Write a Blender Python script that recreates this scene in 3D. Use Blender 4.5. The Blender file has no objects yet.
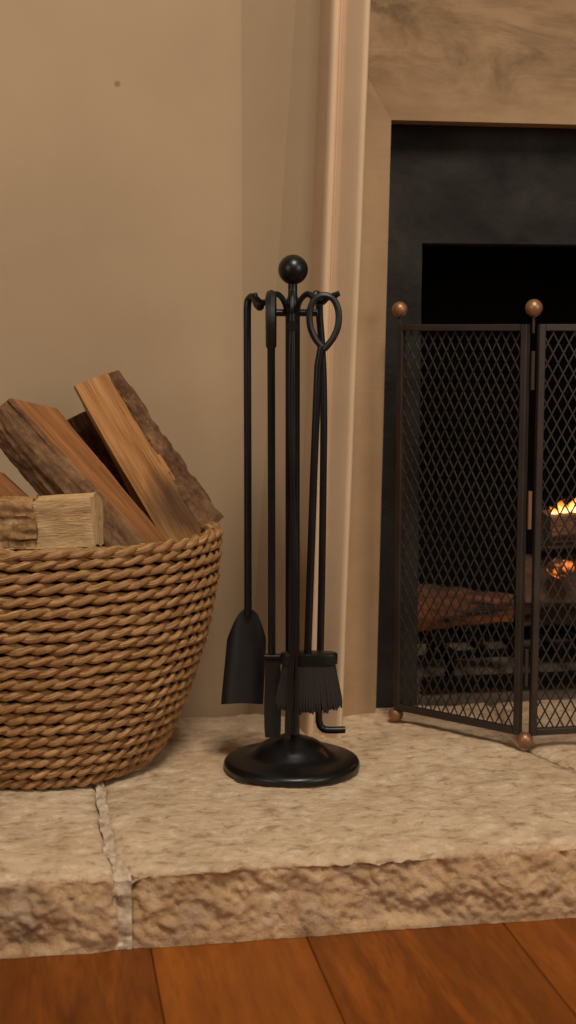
import bpy, bmesh, math, random
from mathutils import Vector, Matrix, noise

random.seed(7)
S = bpy.context.scene
COL = S.collection
PI = math.pi

# ------------------------------------------------------------------ helpers
def V(*a): return Vector(a)

def fbm(p, f=1.0, o=4):
    return noise.fractal(Vector(p) * f, 0.9, 2.0, o)

def ridged(p, f=1.0, o=4):
    return noise.ridged_multi_fractal(Vector(p) * f, 0.9, 2.0, o, 1.0, 2.0)

class MB:
    """collects verts, faces, uvs"""
    def __init__(s): s.v = []; s.f = []; s.uv = []; s.tone = []; s.riven = None
    def add(s, vs, fs, uvs=None, tone=0.0):
        b = len(s.v); s.v += [Vector(p) for p in vs]
        for i, f in enumerate(fs):
            s.f.append([b + k for k in f])
            s.uv.append(uvs[i] if uvs else None)
            s.tone.append(tone)
    def build(s, name, mat, parent=None, smooth=True, angle=40, loc=None):
        me = bpy.data.meshes.new(name)
        o0 = Vector(loc) if loc is not None else Vector((0, 0, 0))
        me.from_pydata([tuple(p - o0) for p in s.v], [], s.f)
        if any(u is not None for u in s.uv):
            lay = me.uv_layers.new(name='UVMap')
            k = 0
            for i, f in enumerate(s.f):
                for j in range(len(f)):
                    if s.uv[i] is not None: lay.data[k].uv = s.uv[i][j]
                    k += 1
        if any(s.tone):
            at = me.attributes.new('tone', 'FLOAT', 'FACE')
            at.data.foreach_set('value', s.tone)
        if s.riven:
            at = me.attributes.new('riven', 'FLOAT', 'POINT'); at.data.foreach_set('value', s.riven)
        bm = bmesh.new(); bm.from_mesh(me)
        bmesh.ops.recalc_face_normals(bm, faces=bm.faces)
        bm.to_mesh(me); bm.free()
        if smooth:
            me.polygons.foreach_set('use_smooth', [True] * len(me.polygons))
            me.set_sharp_from_angle(angle=math.radians(angle))
        if mat: me.materials.append(mat)
        ob = bpy.data.objects.new(name, me); COL.objects.link(ob)
        if loc is not None: ob.location = o0
        if parent:
            ob.parent = parent
            ob.location = o0 - parent.location if loc is not None else -parent.location
        return ob

def empty(name, loc, label=None, cat=None, group=None):
    o = bpy.data.objects.new(name, None); COL.objects.link(o)
    o.location = loc; o.empty_display_size = .05
    tag(o, label, cat, group)
    return o

def tag(o, label=None, cat=None, group=None, kind=None):
    if label: o['label'] = label
    if cat: o['category'] = cat
    if group: o['group'] = group
    if kind: o['kind'] = kind
    return o

def grid(mb, P, closed_u=False, closed_v=False, uv=None, tone=0.0, flip=False):
    """P[i][j] -> quads"""
    n, m = len(P), len(P[0])
    vs = [p for r in P for p in r]
    fs, us = [], []
    for i in range(n if closed_u else n - 1):
        for j in range(m if closed_v else m - 1):
            a, b = i, (i + 1) % n; c, d = j, (j + 1) % m
            fs.append([a * m + c, b * m + c, b * m + d, a * m + d])
            if uv:
                us.append([uv(i, j), uv(i + 1, j), uv(i + 1, j + 1), uv(i, j + 1)])
    mb.add(vs, fs, us if uv else None, tone)

def tube(mb, pts, r, seg=10, cap=True, flat=None, closed=False):
    """tube through pts; r number or list; flat=(axis vector, factor) squashes the section"""
    pts = [Vector(p) for p in pts]; n = len(pts)
    rs = r if isinstance(r, (list, tuple)) else [r] * n
    P = []; prev = None
    for i in range(n):
        if closed: t = pts[(i + 1) % n] - pts[i - 1]
        else: t = pts[min(i + 1, n - 1)] - pts[max(i - 1, 0)]
        t.normalize()
        if prev is None:
            a = Vector((0, 0, 1)) if abs(t.z) < .9 else Vector((1, 0, 0))
            x = a.cross(t).normalized()
        else:
            x = (prev - t * prev.dot(t)).normalized()
        prev = x; y = t.cross(x)
        ring = []
        for k in range(seg):
            a = 2 * PI * k / seg
            d = x * math.cos(a) + y * math.sin(a)
            if flat is not None:
                fa = Vector(flat[0]); d = d - fa * d.dot(fa) * (1 - flat[1])
            ring.append(pts[i] + d * rs[i])
        P.append(ring)
    grid(mb, P, closed_u=closed, closed_v=True)
    if cap and not closed:
        b = len(mb.v) - n * seg
        mb.f.append([b + k for k in range(seg)]); mb.uv.append(None); mb.tone.append(0.0)
        mb.f.append([b + (n - 1) * seg + k for k in range(seg)]); mb.uv.append(None); mb.tone.append(0.0)

def lathe(mb, prof, c, seg=48, sx=1.0, sy=1.0):
    c = Vector(c)
    P = [[c + Vector((r * sx * math.cos(2 * PI * k / seg), r * sy * math.sin(2 * PI * k / seg), z)) for k in range(seg)] for r, z in prof]
    grid(mb, P, closed_v=True)
    n = len(prof); b = len(mb.v) - n * seg
    for i in (0, n - 1):
        if prof[i][0] > 1e-5:
            mb.f.append([b + i * seg + k for k in range(seg)]); mb.uv.append(None); mb.tone.append(0.0)

def ball(mb, c, r, seg=28):
    prof = [(max(r * math.sin(PI * i / 16), 1e-6), -r * math.cos(PI * i / 16)) for i in range(17)]
    lathe(mb, prof, c, seg)

def bar(mb, a, b, w, h, up=(0, 0, 1), bev=0.0012):
    """rectangular bar from a to b, w across, h along up, chamfered edges"""
    a, b, up = Vector(a), Vector(b), Vector(up)
    t = (b - a).normalized(); x = t.cross(up).normalized(); y = x.cross(t).normalized()
    w2, h2 = w / 2, h / 2
    sec = [(w2, h2 - bev), (w2 - bev, h2), (-w2 + bev, h2), (-w2, h2 - bev), (-w2, -h2 + bev), (-w2 + bev, -h2), (w2 - bev, -h2), (w2, -h2 + bev)]
    P = [[p + x * u + y * v for u, v in sec] for p in (a, b)]
    grid(mb, P, closed_v=True)
    k = len(mb.v) - 16
    mb.f += [[k + i for i in range(8)], [k + 8 + i for i in range(8)]]; mb.uv += [None] * 2; mb.tone += [0.0] * 2

def spline(pts, n=8):
    """Catmull-Rom through pts"""
    pts = [Vector(p) for p in pts]; out = []
    for i in range(len(pts) - 1):
        p0 = pts[max(i - 1, 0)]; p1 = pts[i]; p2 = pts[i + 1]; p3 = pts[min(i + 2, len(pts) - 1)]
        for k in range(n):
            t = k / n
            out.append(.5 * ((2 * p1) + (p2 - p0) * t + (2 * p0 - 5 * p1 + 4 * p2 - p3) * t * t + (3 * p1 - p0 - 3 * p2 + p3) * t ** 3))
    out.append(pts[-1]); return out

# ------------------------------------------------------------------ materials
def s2l(c):
    return tuple((x / 12.92 if x <= .04045 else ((x + .055) / 1.055) ** 2.4) for x in [v / 255 for v in c]) + (1,)

class NT:
    def __init__(s, name):
        s.m = bpy.data.materials.new(name); s.m.use_nodes = True
        s.t = s.m.node_tree; s.n = s.t.nodes
        s.b = s.n['Principled BSDF']
    def node(s, typ, **kw):
        n = s.n.new(typ)
        for k, v in kw.items():
            if k.startswith('i_'): n.inputs[k[2:].replace('_', ' ')].default_value = v
            else: setattr(n, k, v)
        return n
    def link(s, a, b): s.t.links.new(a, b)
    def coord(s, kind='Object', scale=(1, 1, 1), rot=(0, 0, 0)):
        tc = s.node('ShaderNodeTexCoord'); mp = s.node('ShaderNodeMapping')
        mp.inputs['Scale'].default_value = scale; mp.inputs['Rotation'].default_value = rot
        s.link(tc.outputs[kind], mp.inputs['Vector']); return mp.outputs['Vector']
    def noise(s, vec, scale, detail=5, rough=.55, dist=0.0):
        n = s.node('ShaderNodeTexNoise'); n.inputs['Scale'].default_value = scale
        n.inputs['Detail'].default_value = detail; n.inputs['Roughness'].default_value = rough; n.inputs['Distortion'].default_value = dist
        s.link(vec, n.inputs['Vector']); return n.outputs['Fac']
    def ramp(s, fac, stops):
        r = s.node('ShaderNodeValToRGB'); e = r.color_ramp.elements
        while len(e) < len(stops): e.new(.5)
        for i, (p, c) in enumerate(stops):
            e[i].position = p; e[i].color = c if len(c) == 4 else tuple(c) + (1,)
        s.link(fac, r.inputs['Fac']); return r.outputs['Color']
    def mix(s, fac, a, b, mode='MIX'):
        n = s.node('ShaderNodeMix', data_type='RGBA', blend_type=mode)
        for sock, v in ((0, fac), (6, a), (7, b)):
            if hasattr(v, 'is_linked') or hasattr(v, 'links'): s.link(v, n.inputs[sock])
            else: n.inputs[sock].default_value = v
        return n.outputs[2]
    def math(s, op, a, b=0.0):
        n = s.node('ShaderNodeMath', operation=op)
        for i, v in enumerate((a, b)):
            if hasattr(v, 'links'): s.link(v, n.inputs[i])
            else: n.inputs[i].default_value = v
        return n.outputs[0]
    def bump(s, h, strength=.3, dist=.002, prev=None):
        b = s.node('ShaderNodeBump'); b.inputs['Strength'].default_value = strength; b.inputs['Distance'].default_value = dist
        s.link(h, b.inputs['Height'])
        if prev: s.link(prev, b.inputs['Normal'])
        s.link(b.outputs['Normal'], s.b.inputs['Normal']); return b.outputs['Normal']
    def set(s, col=None, rough=None, metal=None, spec=None):
        for nm, v in (('Base Color', col), ('Roughness', rough), ('Metallic', metal), ('Specular IOR Level', spec)):
            if v is None: continue
            if hasattr(v, 'links'): s.link(v, s.b.inputs[nm])
            else: s.b.inputs[nm].default_value = v
        return s.m

M = {}
BLK = (0, 0, 0, 1); WHT = (1, 1, 1, 1)

def plaster(name, c, var, scale=3.0, bump=.12):
    t = NT(name); v = t.coord()
    a = t.noise(v, scale, 6, .6); b = t.noise(v, 40, 4, .6)
    base = s2l(c)
    lo = tuple(base[i] * (1 - var) for i in range(3)) + (1,); hi = tuple(min(1, base[i] * (1 + var)) for i in range(3)) + (1,)
    col = t.ramp(a, [(.3, lo), (.7, hi)])
    col = t.mix(t.math('MULTIPLY', b, .18), col, lo)
    fib = t.noise(t.coord(scale=(60, 60, 400)), 3, 3, .6)
    fib2 = t.noise(t.coord(scale=(400, 60, 60)), 3, 3, .6)
    h = t.math('ADD', t.math('MULTIPLY', t.math('ADD', fib, fib2), .4), b)
    t.bump(h, bump, .0015)
    return t.set(col, .9, 0, .2)

M['wall'] = plaster('wall_plaster', (170, 143, 112), .08)
def add_nick(m):
    # one small dark nick in the left wall plaster
    nt = m.node_tree; b = nt.nodes['Principled BSDF']; src = b.inputs['Base Color'].links[0].from_socket
    tc = nt.nodes.new('ShaderNodeTexCoord'); d = nt.nodes.new('ShaderNodeVectorMath'); d.operation = 'DISTANCE'; d.inputs[1].default_value = (.1205, 2.135, .930)
    nt.links.new(tc.outputs['Object'], d.inputs[0])
    mr = nt.nodes.new('ShaderNodeMapRange'); mr.inputs['From Min'].default_value = .003; mr.inputs['From Max'].default_value = .0055; mr.inputs['To Min'].default_value = .55; mr.inputs['To Max'].default_value = 0
    nt.links.new(d.outputs['Value'], mr.inputs['Value'])
    mx = nt.nodes.new('ShaderNodeMix'); mx.data_type = 'RGBA'; mx.inputs[7].default_value = s2l((104, 76, 50))
    nt.links.new(mr.outputs['Result'], mx.inputs[0]); nt.links.new(src, mx.inputs[6]); nt.links.new(mx.outputs[2], b.inputs['Base Color'])
add_nick(M['wall'])
M['flank'] = plaster('flank_plaster', (166, 140, 109), .08)
M['moulding'] = plaster('moulding_stone', (206, 174, 140), .07, 6)

def splay():
    t = NT('splay_stone'); v = t.coord()
    a = t.noise(v, 5, 6, .6)
    col = t.ramp(a, [(.3, s2l((150, 120, 87))), (.7, s2l((182, 148, 112)))])
    st = t.noise(t.coord(scale=(1, 1, 2.2)), 7, 7, .68, .6)
    fac = t.ramp(st, [(.40, BLK), (.64, WHT)])
    spz = t.node('ShaderNodeSeparateXYZ'); t.link(v, spz.inputs[0])
    mz = t.node('ShaderNodeMapRange'); mz.inputs['From Min'].default_value = .86; mz.inputs['From Max'].default_value = .97; t.link(spz.outputs['Z'], mz.inputs['Value'])
    col = t.mix(t.math('MULTIPLY', t.math('MULTIPLY', fac, mz.outputs['Result']), .8), col, s2l((92, 74, 50)))
    grain = t.noise(t.coord(scale=(3, 3, 40)), 4, 4, .6)
    col = t.mix(t.math('MULTIPLY', grain, .18), col, s2l((120, 92, 62)))
    t.bump(t.math('ADD', grain, t.noise(v, 60, 4, .6)), .2, .0015)
    return t.set(col, .85, 0, .25)
M['splay'] = splay()

def sooty(name, c1, c2, bump=.5):
    t = NT(name); v = t.coord()
    a = t.noise(v, 6, 7, .65, .4)
    col = t.ramp(a, [(.3, s2l(c1)), (.75, s2l(c2))])
    cr = t.noise(v, 14, 8, .7, .8)
    t.bump(t.math('ADD', a, cr), bump, .004)
    return t.set(col, .85, 0, .15)
M['slip'] = sooty('sooted_slip', (26, 24, 22), (62, 57, 52), 1.0)
M['soot'] = sooty('firebox_soot', (4, 4, 4), (11, 9, 8))

def firefloor():
    t = NT('firebox_floor_stone'); v = t.coord()
    a = t.noise(v, 12, 6, .6)
    t.bump(a, .4, .004)
    return t.set(t.ramp(a, [(.3, s2l((66, 54, 43))), (.7, s2l((112, 94, 76)))]), .9)
M['firefloor'] = firefloor()

def limestone(name, tint=1.0):
    t = NT(name); v = t.coord()
    a = t.noise(v, 10, 7, .7, .4); b = t.noise(t.coord(scale=(1, 1.35, 1)), 40, 7, .72, .3); c = t.noise(v, 3.0, 4, .6)
    col = t.ramp(a, [(.28, s2l((182, 152, 118))), (.52, s2l((210, 180, 145))), (.75, s2l((228, 202, 168)))])
    pale = t.ramp(b, [(.53, BLK), (.66, WHT)])
    col = t.mix(t.math('MULTIPLY', pale, .6), col, s2l((240, 218, 188)))
    dk = t.ramp(b, [(.36, WHT), (.47, BLK)])
    col = t.mix(t.math('MULTIPLY', dk, .62), col, s2l((132, 98, 66)))
    och = t.ramp(c, [(.5, BLK), (.72, WHT)])
    col = t.mix(t.math('MULTIPLY', och, .34), col, s2l((186, 140, 92)))
    # the riven front edge shows the raw ochre stone, the worn top is paler
    at = t.node('ShaderNodeAttribute', attribute_name='riven'); e = t.noise(v, 16, 5, .65, .4)
    raw = t.ramp(e, [(.36, s2l((140, 104, 72))), (.52, s2l((186, 136, 84))), (.66, s2l((202, 166, 124)))])
    col = t.mix(t.math('MULTIPLY', at.outputs['Fac'], .55), col, raw)
    fine = t.noise(v, 170, 5, .7)
    n = t.bump(t.math('ADD', b, t.math('MULTIPLY', a, .7)), .8, .006)
    t.bump(fine, .7, .002, n)
    return t.set(col, .92, 0, .2)
M['stone'] = limestone('hearth_limestone')

def mortar():
    t = NT('lime_mortar'); v = t.coord(); a = t.noise(v, 60, 6, .7)
    t.bump(a, .8, .004)
    return t.set(t.ramp(a, [(.3, s2l((160, 136, 108))), (.7, s2l((228, 204, 174)))]), .95)
M['mortar'] = mortar()

def floorwood():
    t = NT('waxed_floor_boards')
    at = t.node('ShaderNodeAttribute', attribute_name='tone')
    tc = t.node('ShaderNodeTexCoord')
    cmb = t.node('ShaderNodeCombineXYZ'); t.link(t.math('MULTIPLY', at.outputs['Fac'], 9.7), cmb.inputs['Z'])
    add = t.node('ShaderNodeVectorMath', operation='ADD'); t.link(tc.outputs['Object'], add.inputs[0]); t.link(cmb.outputs[0], add.inputs[1])
    mp = t.node('ShaderNodeMapping'); mp.inputs['Scale'].default_value = (9, 1.1, 1); t.link(add.outputs[0], mp.inputs['Vector'])
    v = mp.outputs['Vector']
    a = t.noise(v, 2.6, 7, .62, .9); f = t.noise(v, 16, 6, .65)
    w = t.noise(add.outputs[0], 4.5, 4, .6)
    col = t.ramp(a, [(.28, s2l((82, 36, 7))), (.5, s2l((120, 60, 13))), (.72, s2l((150, 80, 20)))])
    col = t.mix(t.math('MULTIPLY', t.ramp(f, [(.45, BLK), (.7, WHT)]),   .5), col, s2l((66, 30, 9)))
    col = t.mix(t.math('MULTIPLY', t.ramp(w, [(.45, BLK), (.7, WHT)]), .5), col, s2l((98, 50, 16)))
    col = t.mix(at.outputs['Fac'], col, s2l((176, 100, 34)), 'MIX')
    t.bump(t.math('ADD', f, a), .12, .002)
    return t.set(col, t.math('ADD', t.math('MULTIPLY', f, .2), .34), 0, .22)
M['floor'] = floorwood()

def iron(name, c, rough=.45, metal=.0, spec=.5, bump=.12):
    t = NT(name); v = t.coord(); a = t.noise(v, 90, 5, .6); b = t.noise(v, 12, 4, .6)
    base = s2l(c); hi = tuple(min(1, x * 1.5) for x in base[:3]) + (1,)
    t.bump(a, bump, .0012)
    return t.set(t.ramp(b, [(.35, base), (.7, hi)]), t.math('ADD', t.math('MULTIPLY', b, .25), rough - .12), metal, spec)
M['iron'] = iron('black_iron', (11, 10, 10), .33, 0, .45)
M['forged'] = iron('forged_iron', (15, 14, 14), .44, 0, .5, .3)
M['screen'] = iron('aged_bronze_frame', (58, 49, 42), .5, .55, .5)
M['mesh'] = iron('screen_mesh_metal', (50, 44, 39), .5, .5, .5)
M['copper'] = iron('antique_copper_ball', (142, 104, 74), .42, .6, .5)

def bristle():
    t = NT('dark_bristles'); v = t.coord('UV', (1, 1, 1))
    a = t.noise(t.coord('UV', (140, 6, 1)), 6, 4, .6)
    t.bump(a, .8, .002)
    return t.set(t.ramp(a, [(.3, s2l((16, 12, 11))), (.7, s2l((52, 39, 33)))]), .6)
M['bristle'] = bristle()

def seagrass():
    t = NT('woven_seagrass')
    a = t.noise(t.coord('UV', (26, 360, 1)), 1, 4, .65)
    b = t.noise(t.coord(), 11, 5, .6); c = t.noise(t.coord(), 55, 4, .6)
    col = t.ramp(a, [(.32, s2l((84, 53, 27))), (.52, s2l((158, 112, 64))), (.74, s2l((220, 178, 122)))])
    col = t.mix(t.math('MULTIPLY', t.ramp(b, [(.42, BLK), (.7, WHT)]), .45), col, s2l((140, 92, 48)))
    col = t.mix(t.math('MULTIPLY', t.ramp(c, [(.5, BLK), (.75, WHT)]), .35), col, s2l((216, 176, 124)))
    t.bump(a, .8, .0016)
    return t.set(col, .55, 0, .35)
M['grass'] = seagrass()
t = NT('basket_gap_shade'); M['inner'] = t.set(s2l((38, 24, 13)), .9)  # very dark brown, stands in for shade inside the weave gaps

def splitwood(name, dark, mid, light, stain=0.0, rot=0.0, along=5, across=90, dist=.4):
    t = NT(name)
    a = t.noise(t.coord('UV', (along, across, 1), (0, 0, rot)), 1, 6, .65, dist)
    b = t.noise(t.coord('UV', (along * 3, across * 4.5, 1), (0, 0, rot)), 1, 4, .6)
    l = t.noise(t.coord('UV', (4, 14, 1)), 1, 4, .6, .3)
    col = t.ramp(a, [(.25, s2l(dark)), (.5, s2l(mid)), (.78, s2l(light))])
    col = t.mix(t.math('MULTIPLY', b, .28), col, s2l(dark))
    if stain:
        # one dark knot stain on the lower part of the split face
        tc = t.node('ShaderNodeTexCoord'); mp = t.node('ShaderNodeMapping')
        mp.inputs['Location'].default_value = (-.215, -.058, 0)
        t.link(tc.outputs['UV'], mp.inputs['Vector'])
        sc = t.node('ShaderNodeVectorMath', operation='MULTIPLY'); sc.inputs[1].default_value = (1 / .070, 1 / .030, 0)
        t.link(mp.outputs['Vector'], sc.inputs[0])
        ln = t.node('ShaderNodeVectorMath', operation='LENGTH'); t.link(sc.outputs[0], ln.inputs[0])
        d = t.math('ADD', ln.outputs['Value'], t.math('MULTIPLY', t.math('SUBTRACT', l, .5), 2.4))
        k = t.ramp(d, [(.45, WHT), (1.15, BLK)])
        col = t.mix(t.math('MULTIPLY', k, stain), col, s2l((84, 58, 38)))
    else:
        col = t.mix(t.math('MULTIPLY', t.ramp(l, [(.5, BLK), (.72, WHT)]), .4), col, s2l(dark))
    t.bump(t.math('ADD', a, b), .6, .0025)
    return t.set(col, .72, 0, .3)
M['wood_gold'] = splitwood('golden_split_wood', (138, 88, 46), (190, 132, 76), (218, 166, 108), .8)
M['wood_red'] = splitwood('red_brown_split_wood', (98, 58, 28), (150, 95, 50), (186, 130, 80))
M['wood_pale'] = splitwood('pale_split_wood', (146, 108, 68), (208, 168, 118), (238, 208, 164), 0, 1.0, 26, 110, .7)
M['wood_dark'] = splitwood('dark_split_wood', (84, 56, 32), (124, 86, 50), (152, 110, 68))

def bark(name, c1, c2, c3):
    t = NT(name)
    a = t.noise(t.coord('UV', (14, 36, 1)), 1, 7, .68, .6); b = t.noise(t.coord('UV', (110, 150, 1)), 1, 5, .65)
    vo = t.node('ShaderNodeTexVoronoi', feature='DISTANCE_TO_EDGE'); vo.inputs['Scale'].default_value = 1
    t.link(t.coord('UV', (26, 70, 1)), vo.inputs['Vector'])
    col = t.ramp(a, [(.3, s2l(c1)), (.5, s2l(c2)), (.74, s2l(c3))])
    col = t.mix(t.math('MULTIPLY', t.ramp(b, [(.5, BLK), (.72, WHT)]), .5), col, s2l(c3))
    h = t.math('ADD', t.math('MULTIPLY', b, .5), t.math('ADD', a, t.math('MULTIPLY', vo.outputs['Distance'], .6)))
    t.bump(h, .8, .0035)
    return t.set(col, .9, 0, .2)
M['bark'] = bark('brown_bark', (60, 40, 27), (108, 76, 52), (158, 118, 84))
M['bark_red'] = bark('red_brown_bark', (74, 51, 34), (114, 82, 55), (156, 118, 84))
M['bark_tan'] = bark('tan_bark', (100, 68, 40), (160, 118, 76), (204, 162, 114))

def char():
    t = NT('charred_log'); a = t.noise(t.coord('UV', (12, 30, 1)), 1, 6, .65, .5)
    t.bump(a, .9, .006)
    return t.set(t.ramp(a, [(.3, s2l((34, 24, 18))), (.7, s2l((96, 68, 48)))]), .95)
M['char'] = char()
def glow():
    t = NT('glowing_charred_log'); a = t.noise(t.coord('UV', (9, 26, 1)), 1, 6, .65, .5)
    t.bump(a, .9, .006); t.set(s2l((44, 26, 17)), .95)
    t.link(t.ramp(a, [(.40, BLK), (.66, (.9, .22, .04, 1))]), t.b.inputs['Emission Color']); t.b.inputs['Emission Strength'].default_value = .13
    return t.m
M['glow'] = glow()

def flame():
    t = NT('fire_flame'); 
    tc = t.node('ShaderNodeTexCoord'); sp = t.node('ShaderNodeSeparateXYZ'); t.link(tc.outputs['Generated'], sp.inputs[0])
    nz = t.noise(t.coord('Object'), 30, 3, .5)
    h = t.math('ADD', sp.outputs['Z'], t.math('MULTIPLY', t.math('SUBTRACT', nz, .5), .5))
    col = t.ramp(h, [(.0, (1, .62, .22, 1)), (.5, (1, .36, .06, 1)), (1, (.8, .12, .01, 1))])
    st = t.ramp(h, [(.0, (1, 1, 1, 1)), (.6, (.35, .35, .35, 1)), (1, (.02, .02, .02, 1))])
    em = t.node('ShaderNodeEmission'); t.link(col, em.inputs['Color']); t.link(t.math('MULTIPLY', st, 2.2), em.inputs['Strength'])
    tr = t.node('ShaderNodeBsdfTransparent'); ad = t.node('ShaderNodeAddShader')
    t.link(em.outputs[0], ad.inputs[0]); t.link(tr.outputs[0], ad.inputs[1])
    t.link(ad.outputs[0], t.n['Material Output'].inputs['Surface'])
    return t.m
M['flame'] = flame()

def ember():
    t = NT('glowing_ember'); a = t.noise(t.coord(), 45, 5, .65)
    t.set(t.ramp(a, [(.3, s2l((30, 20, 15))), (.7, s2l((90, 55, 35)))]), .95)
    e = t.ramp(a, [(.48, BLK), (.62, (1, .22, .03, 1))])
    t.link(e, t.b.inputs['Emission Color']); t.b.inputs['Emission Strength'].default_value = 1.2
    return t.m
M['ember'] = ember()

# ------------------------------------------------------------------ setting
def quad_wall(name, pts, mat, nx=1, ny=1):
    """four corners, gridded"""
    mb = MB(); a, b, c, d = [Vector(p) for p in pts]
    P = [[(a.lerp(b, i / nx)).lerp(d.lerp(c, i / nx), j / ny) for j in range(ny + 1)] for i in range(nx + 1)]
    grid(mb, P); return mb

FX = .95                                   # centre line of the fireplace
TOP = 2.5

def prism(mb, outline, z0, z1, lean=(0, 0)):
    """vertical prism from a plan outline, leaning by (dx,dy) per metre"""
    n = len(outline)
    vs = []
    for z in (z0, z1):
        vs += [Vector((x + lean[0] * z, y + lean[1] * z, z)) for x, y in outline]
    fs = [[i, (i + 1) % n, n + (i + 1) % n, n + i] for i in range(n)]
    fs += [list(range(n)), list(range(n, 2 * n))]
    mb.add(vs, fs)

w = MB(); prism(w, [(-1.6, 2.135), (.300, 2.135), (.300, 2.30), (-1.6, 2.30)], -.085, TOP)
# the nick: a shallow pit is a mark of its own
tag(w.build('wall_left', M['wall'], smooth=False), kind='structure')
w = MB(); prism(w, [(2 * FX - .300, 2.135), (3.3, 2.135), (3.3, 2.30), (2 * FX - .300, 2.30)], -.085, TOP)
tag(w.build('wall_right', M['wall'], smooth=False), kind='structure')
LEAN = .0345
def flank(sgn, name):
    mb = MB()
    f = lambda x: x if sgn > 0 else 2 * FX - x
    a0, a1 = (f(.300), 2.135), (f(.300), 2.135)
    vs = []
    for z in (-.085, TOP):
        l = LEAN * z
        vs += [V(f(.300), 2.135, z), V(f(.384 + l), 2.062, z), V(f(.41 + l), 2.20, z), V(f(.300), 2.20, z)]
    mb.add(vs, [[0, 1, 5, 4], [1, 2, 6, 5], [2, 3, 7, 6], [3, 0, 4, 7], [0, 1, 2, 3], [4, 5, 6, 7]])
    tag(mb.build(name, M['flank'], smooth=False), kind='structure')
flank(1, 'wall_flank_left'); flank(-1, 'wall_flank_right')

# ---- fireplace surround
sur = empty('fireplace_surround', (FX, 2.1, 0), 'pale limestone fireplace surround with rolled edge moulding around the blackened opening', 'fireplace')
def moulding(sgn):
    # plan profile, offset from the leaning left edge (x = .366 at z = 0)
    prof = [(-.002, 2.075), (-.002, 2.004), (.000, 1.9925), (.0035, 1.989), (.0085, 1.990), (.0110, 1.9945), (.0125, 1.9995),
            (.0150, 1.9990), (.0200, 1.990), (.0255, 1.979), (.0310, 1.969), (.0355, 1.9615), (.0388, 1.9575), (.0420, 1.957), (.0446, 1.9595),
            (.0460, 1.964), (.0462, 1.973), (.0462, 2.075)]
    mb = MB(); P = []
    zs = [-.06 + i * .04 for i in range(65)]
    for z in zs:
        row = []
        for px, py in prof:
            x = .3715 + px + LEAN * z + .0012 * fbm((px * 5, z * 3, 1.3), 1, 3)
            y = py + .0012 * fbm((px * 9, z * 4, 7.7), 1, 3)
            row.append(V(x if sgn > 0 else 2 * FX - x, y, z))
        P.append(row)
    grid(mb, P, closed_v=True)
    mb.build('edge_moulding', M['moulding'], sur, angle=70)
moulding(1); moulding(-1)

OX0, OX1, OZ, OL = .497, .0183, .883, .0165   # opening edge x at z=0, lean per m, height
def jamb(sgn):
    mb = MB(); f = lambda x: x if sgn > 0 else 2 * FX - x
    n = 14; rows = []
    # mitre: inner edge stops at OZ, outer edge runs up to where the splay of the lintel meets it
    ztop_in, ztop_out = OZ, OZ + .115
    for i in range(n + 1):
        s = i / n; row = []
        for j in range(6):
            q = j / 5
            z = -.05 + s * ((ztop_out * (1 - q) + ztop_in * q) + .05)
            xo, yo = .405 + LEAN * z, 2.068
            xi, yi = OX0 + OX1 * z, 2.090
            row.append(V(f(xo + (xi - xo) * q), yo + (yi - yo) * q + .0010 * fbm((q, z * 4, 3), 1, 3), z))
        z = row[-1].z
        row += [V(f(OX0 + OX1 * z), 2.132, z), V(f(.40 + LEAN * z), 2.132, z)]
        rows.append(row)
    grid(mb, rows, closed_v=True)
    mb.build('jamb', M['splay'], sur, angle=30)
jamb(1); jamb(-1)
mb = MB(); rows = []
for i in range(41):
    s = i / 40; row = []
    for j in range(7):
        q = j / 6
        z = OZ + q * .115
        xl = (OX0 + OX1 * OZ) * (1 - q) + (.405 + LEAN * (OZ + .115)) * q
        x = xl + (2 * FX - 2 * xl) * s
        row.append(V(x, 2.090 - .022 * q + .001 * fbm((x * 4, z * 4, 9), 1, 3), z))
    xl = .405 + LEAN * (OZ + .115); x = xl + (2 * FX - 2 * xl) * s
    row += [V(x, 2.045, OZ + .20), V(x, 2.015, OZ + .30), V(x, 2.132, OZ + .30)]
    xl = OX0 + OX1 * OZ; x = xl + (2 * FX - 2 * xl) * s
    row.append(V(x, 2.132, OZ))
    rows.append(row)
grid(mb, rows, closed_v=True)
n = len(rows[0]); k = len(mb.v)
mb.f += [list(range(n)), list(range(k - n, k))]; mb.uv += [None] * 2; mb.tone += [0.0] * 2
mb.build('lintel', M['splay'], sur, angle=30)
# chimney wall above lintel, out of frame
mb = MB(); prism(mb, [(.45, 2.01), (2 * FX - .45, 2.01), (2 * FX - .45, 2.2), (.45, 2.2)], OZ + .30, TOP)
tag(mb.build('wall_chimney_breast', M['wall'], smooth=False), kind='structure')

# blackened slip: frame around the inner opening
IX, IZ = .573, .710
mb = MB()
def slip_y(x, z):
    return 2.133 + .0030 * fbm((x * 7, z * 7, 2), 1, 4) - .0035 * max(0, ridged((x * 6, z * 6, 5), 1, 3) - 1.2)
def slip_patch(x0, x1, z0, z1, nx, nz):
    P = [[V(x0 + (x1 - x0) * i / nx, slip_y(x0 + (x1 - x0) * i / nx, z0 + (z1 - z0) * j / nz), z0 + (z1 - z0) * j / nz) for j in range(nz + 1)] for i in range(nx + 1)]
    grid(mb, P)
XR = 2 * FX - IX
slip_patch(.475, IX, -.05, IZ, 16, 90); slip_patch(XR, 2 * FX - .475, -.05, IZ, 16, 90)
slip_patch(.475, 2 * FX - .475, IZ, .93, 140, 36)
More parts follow.
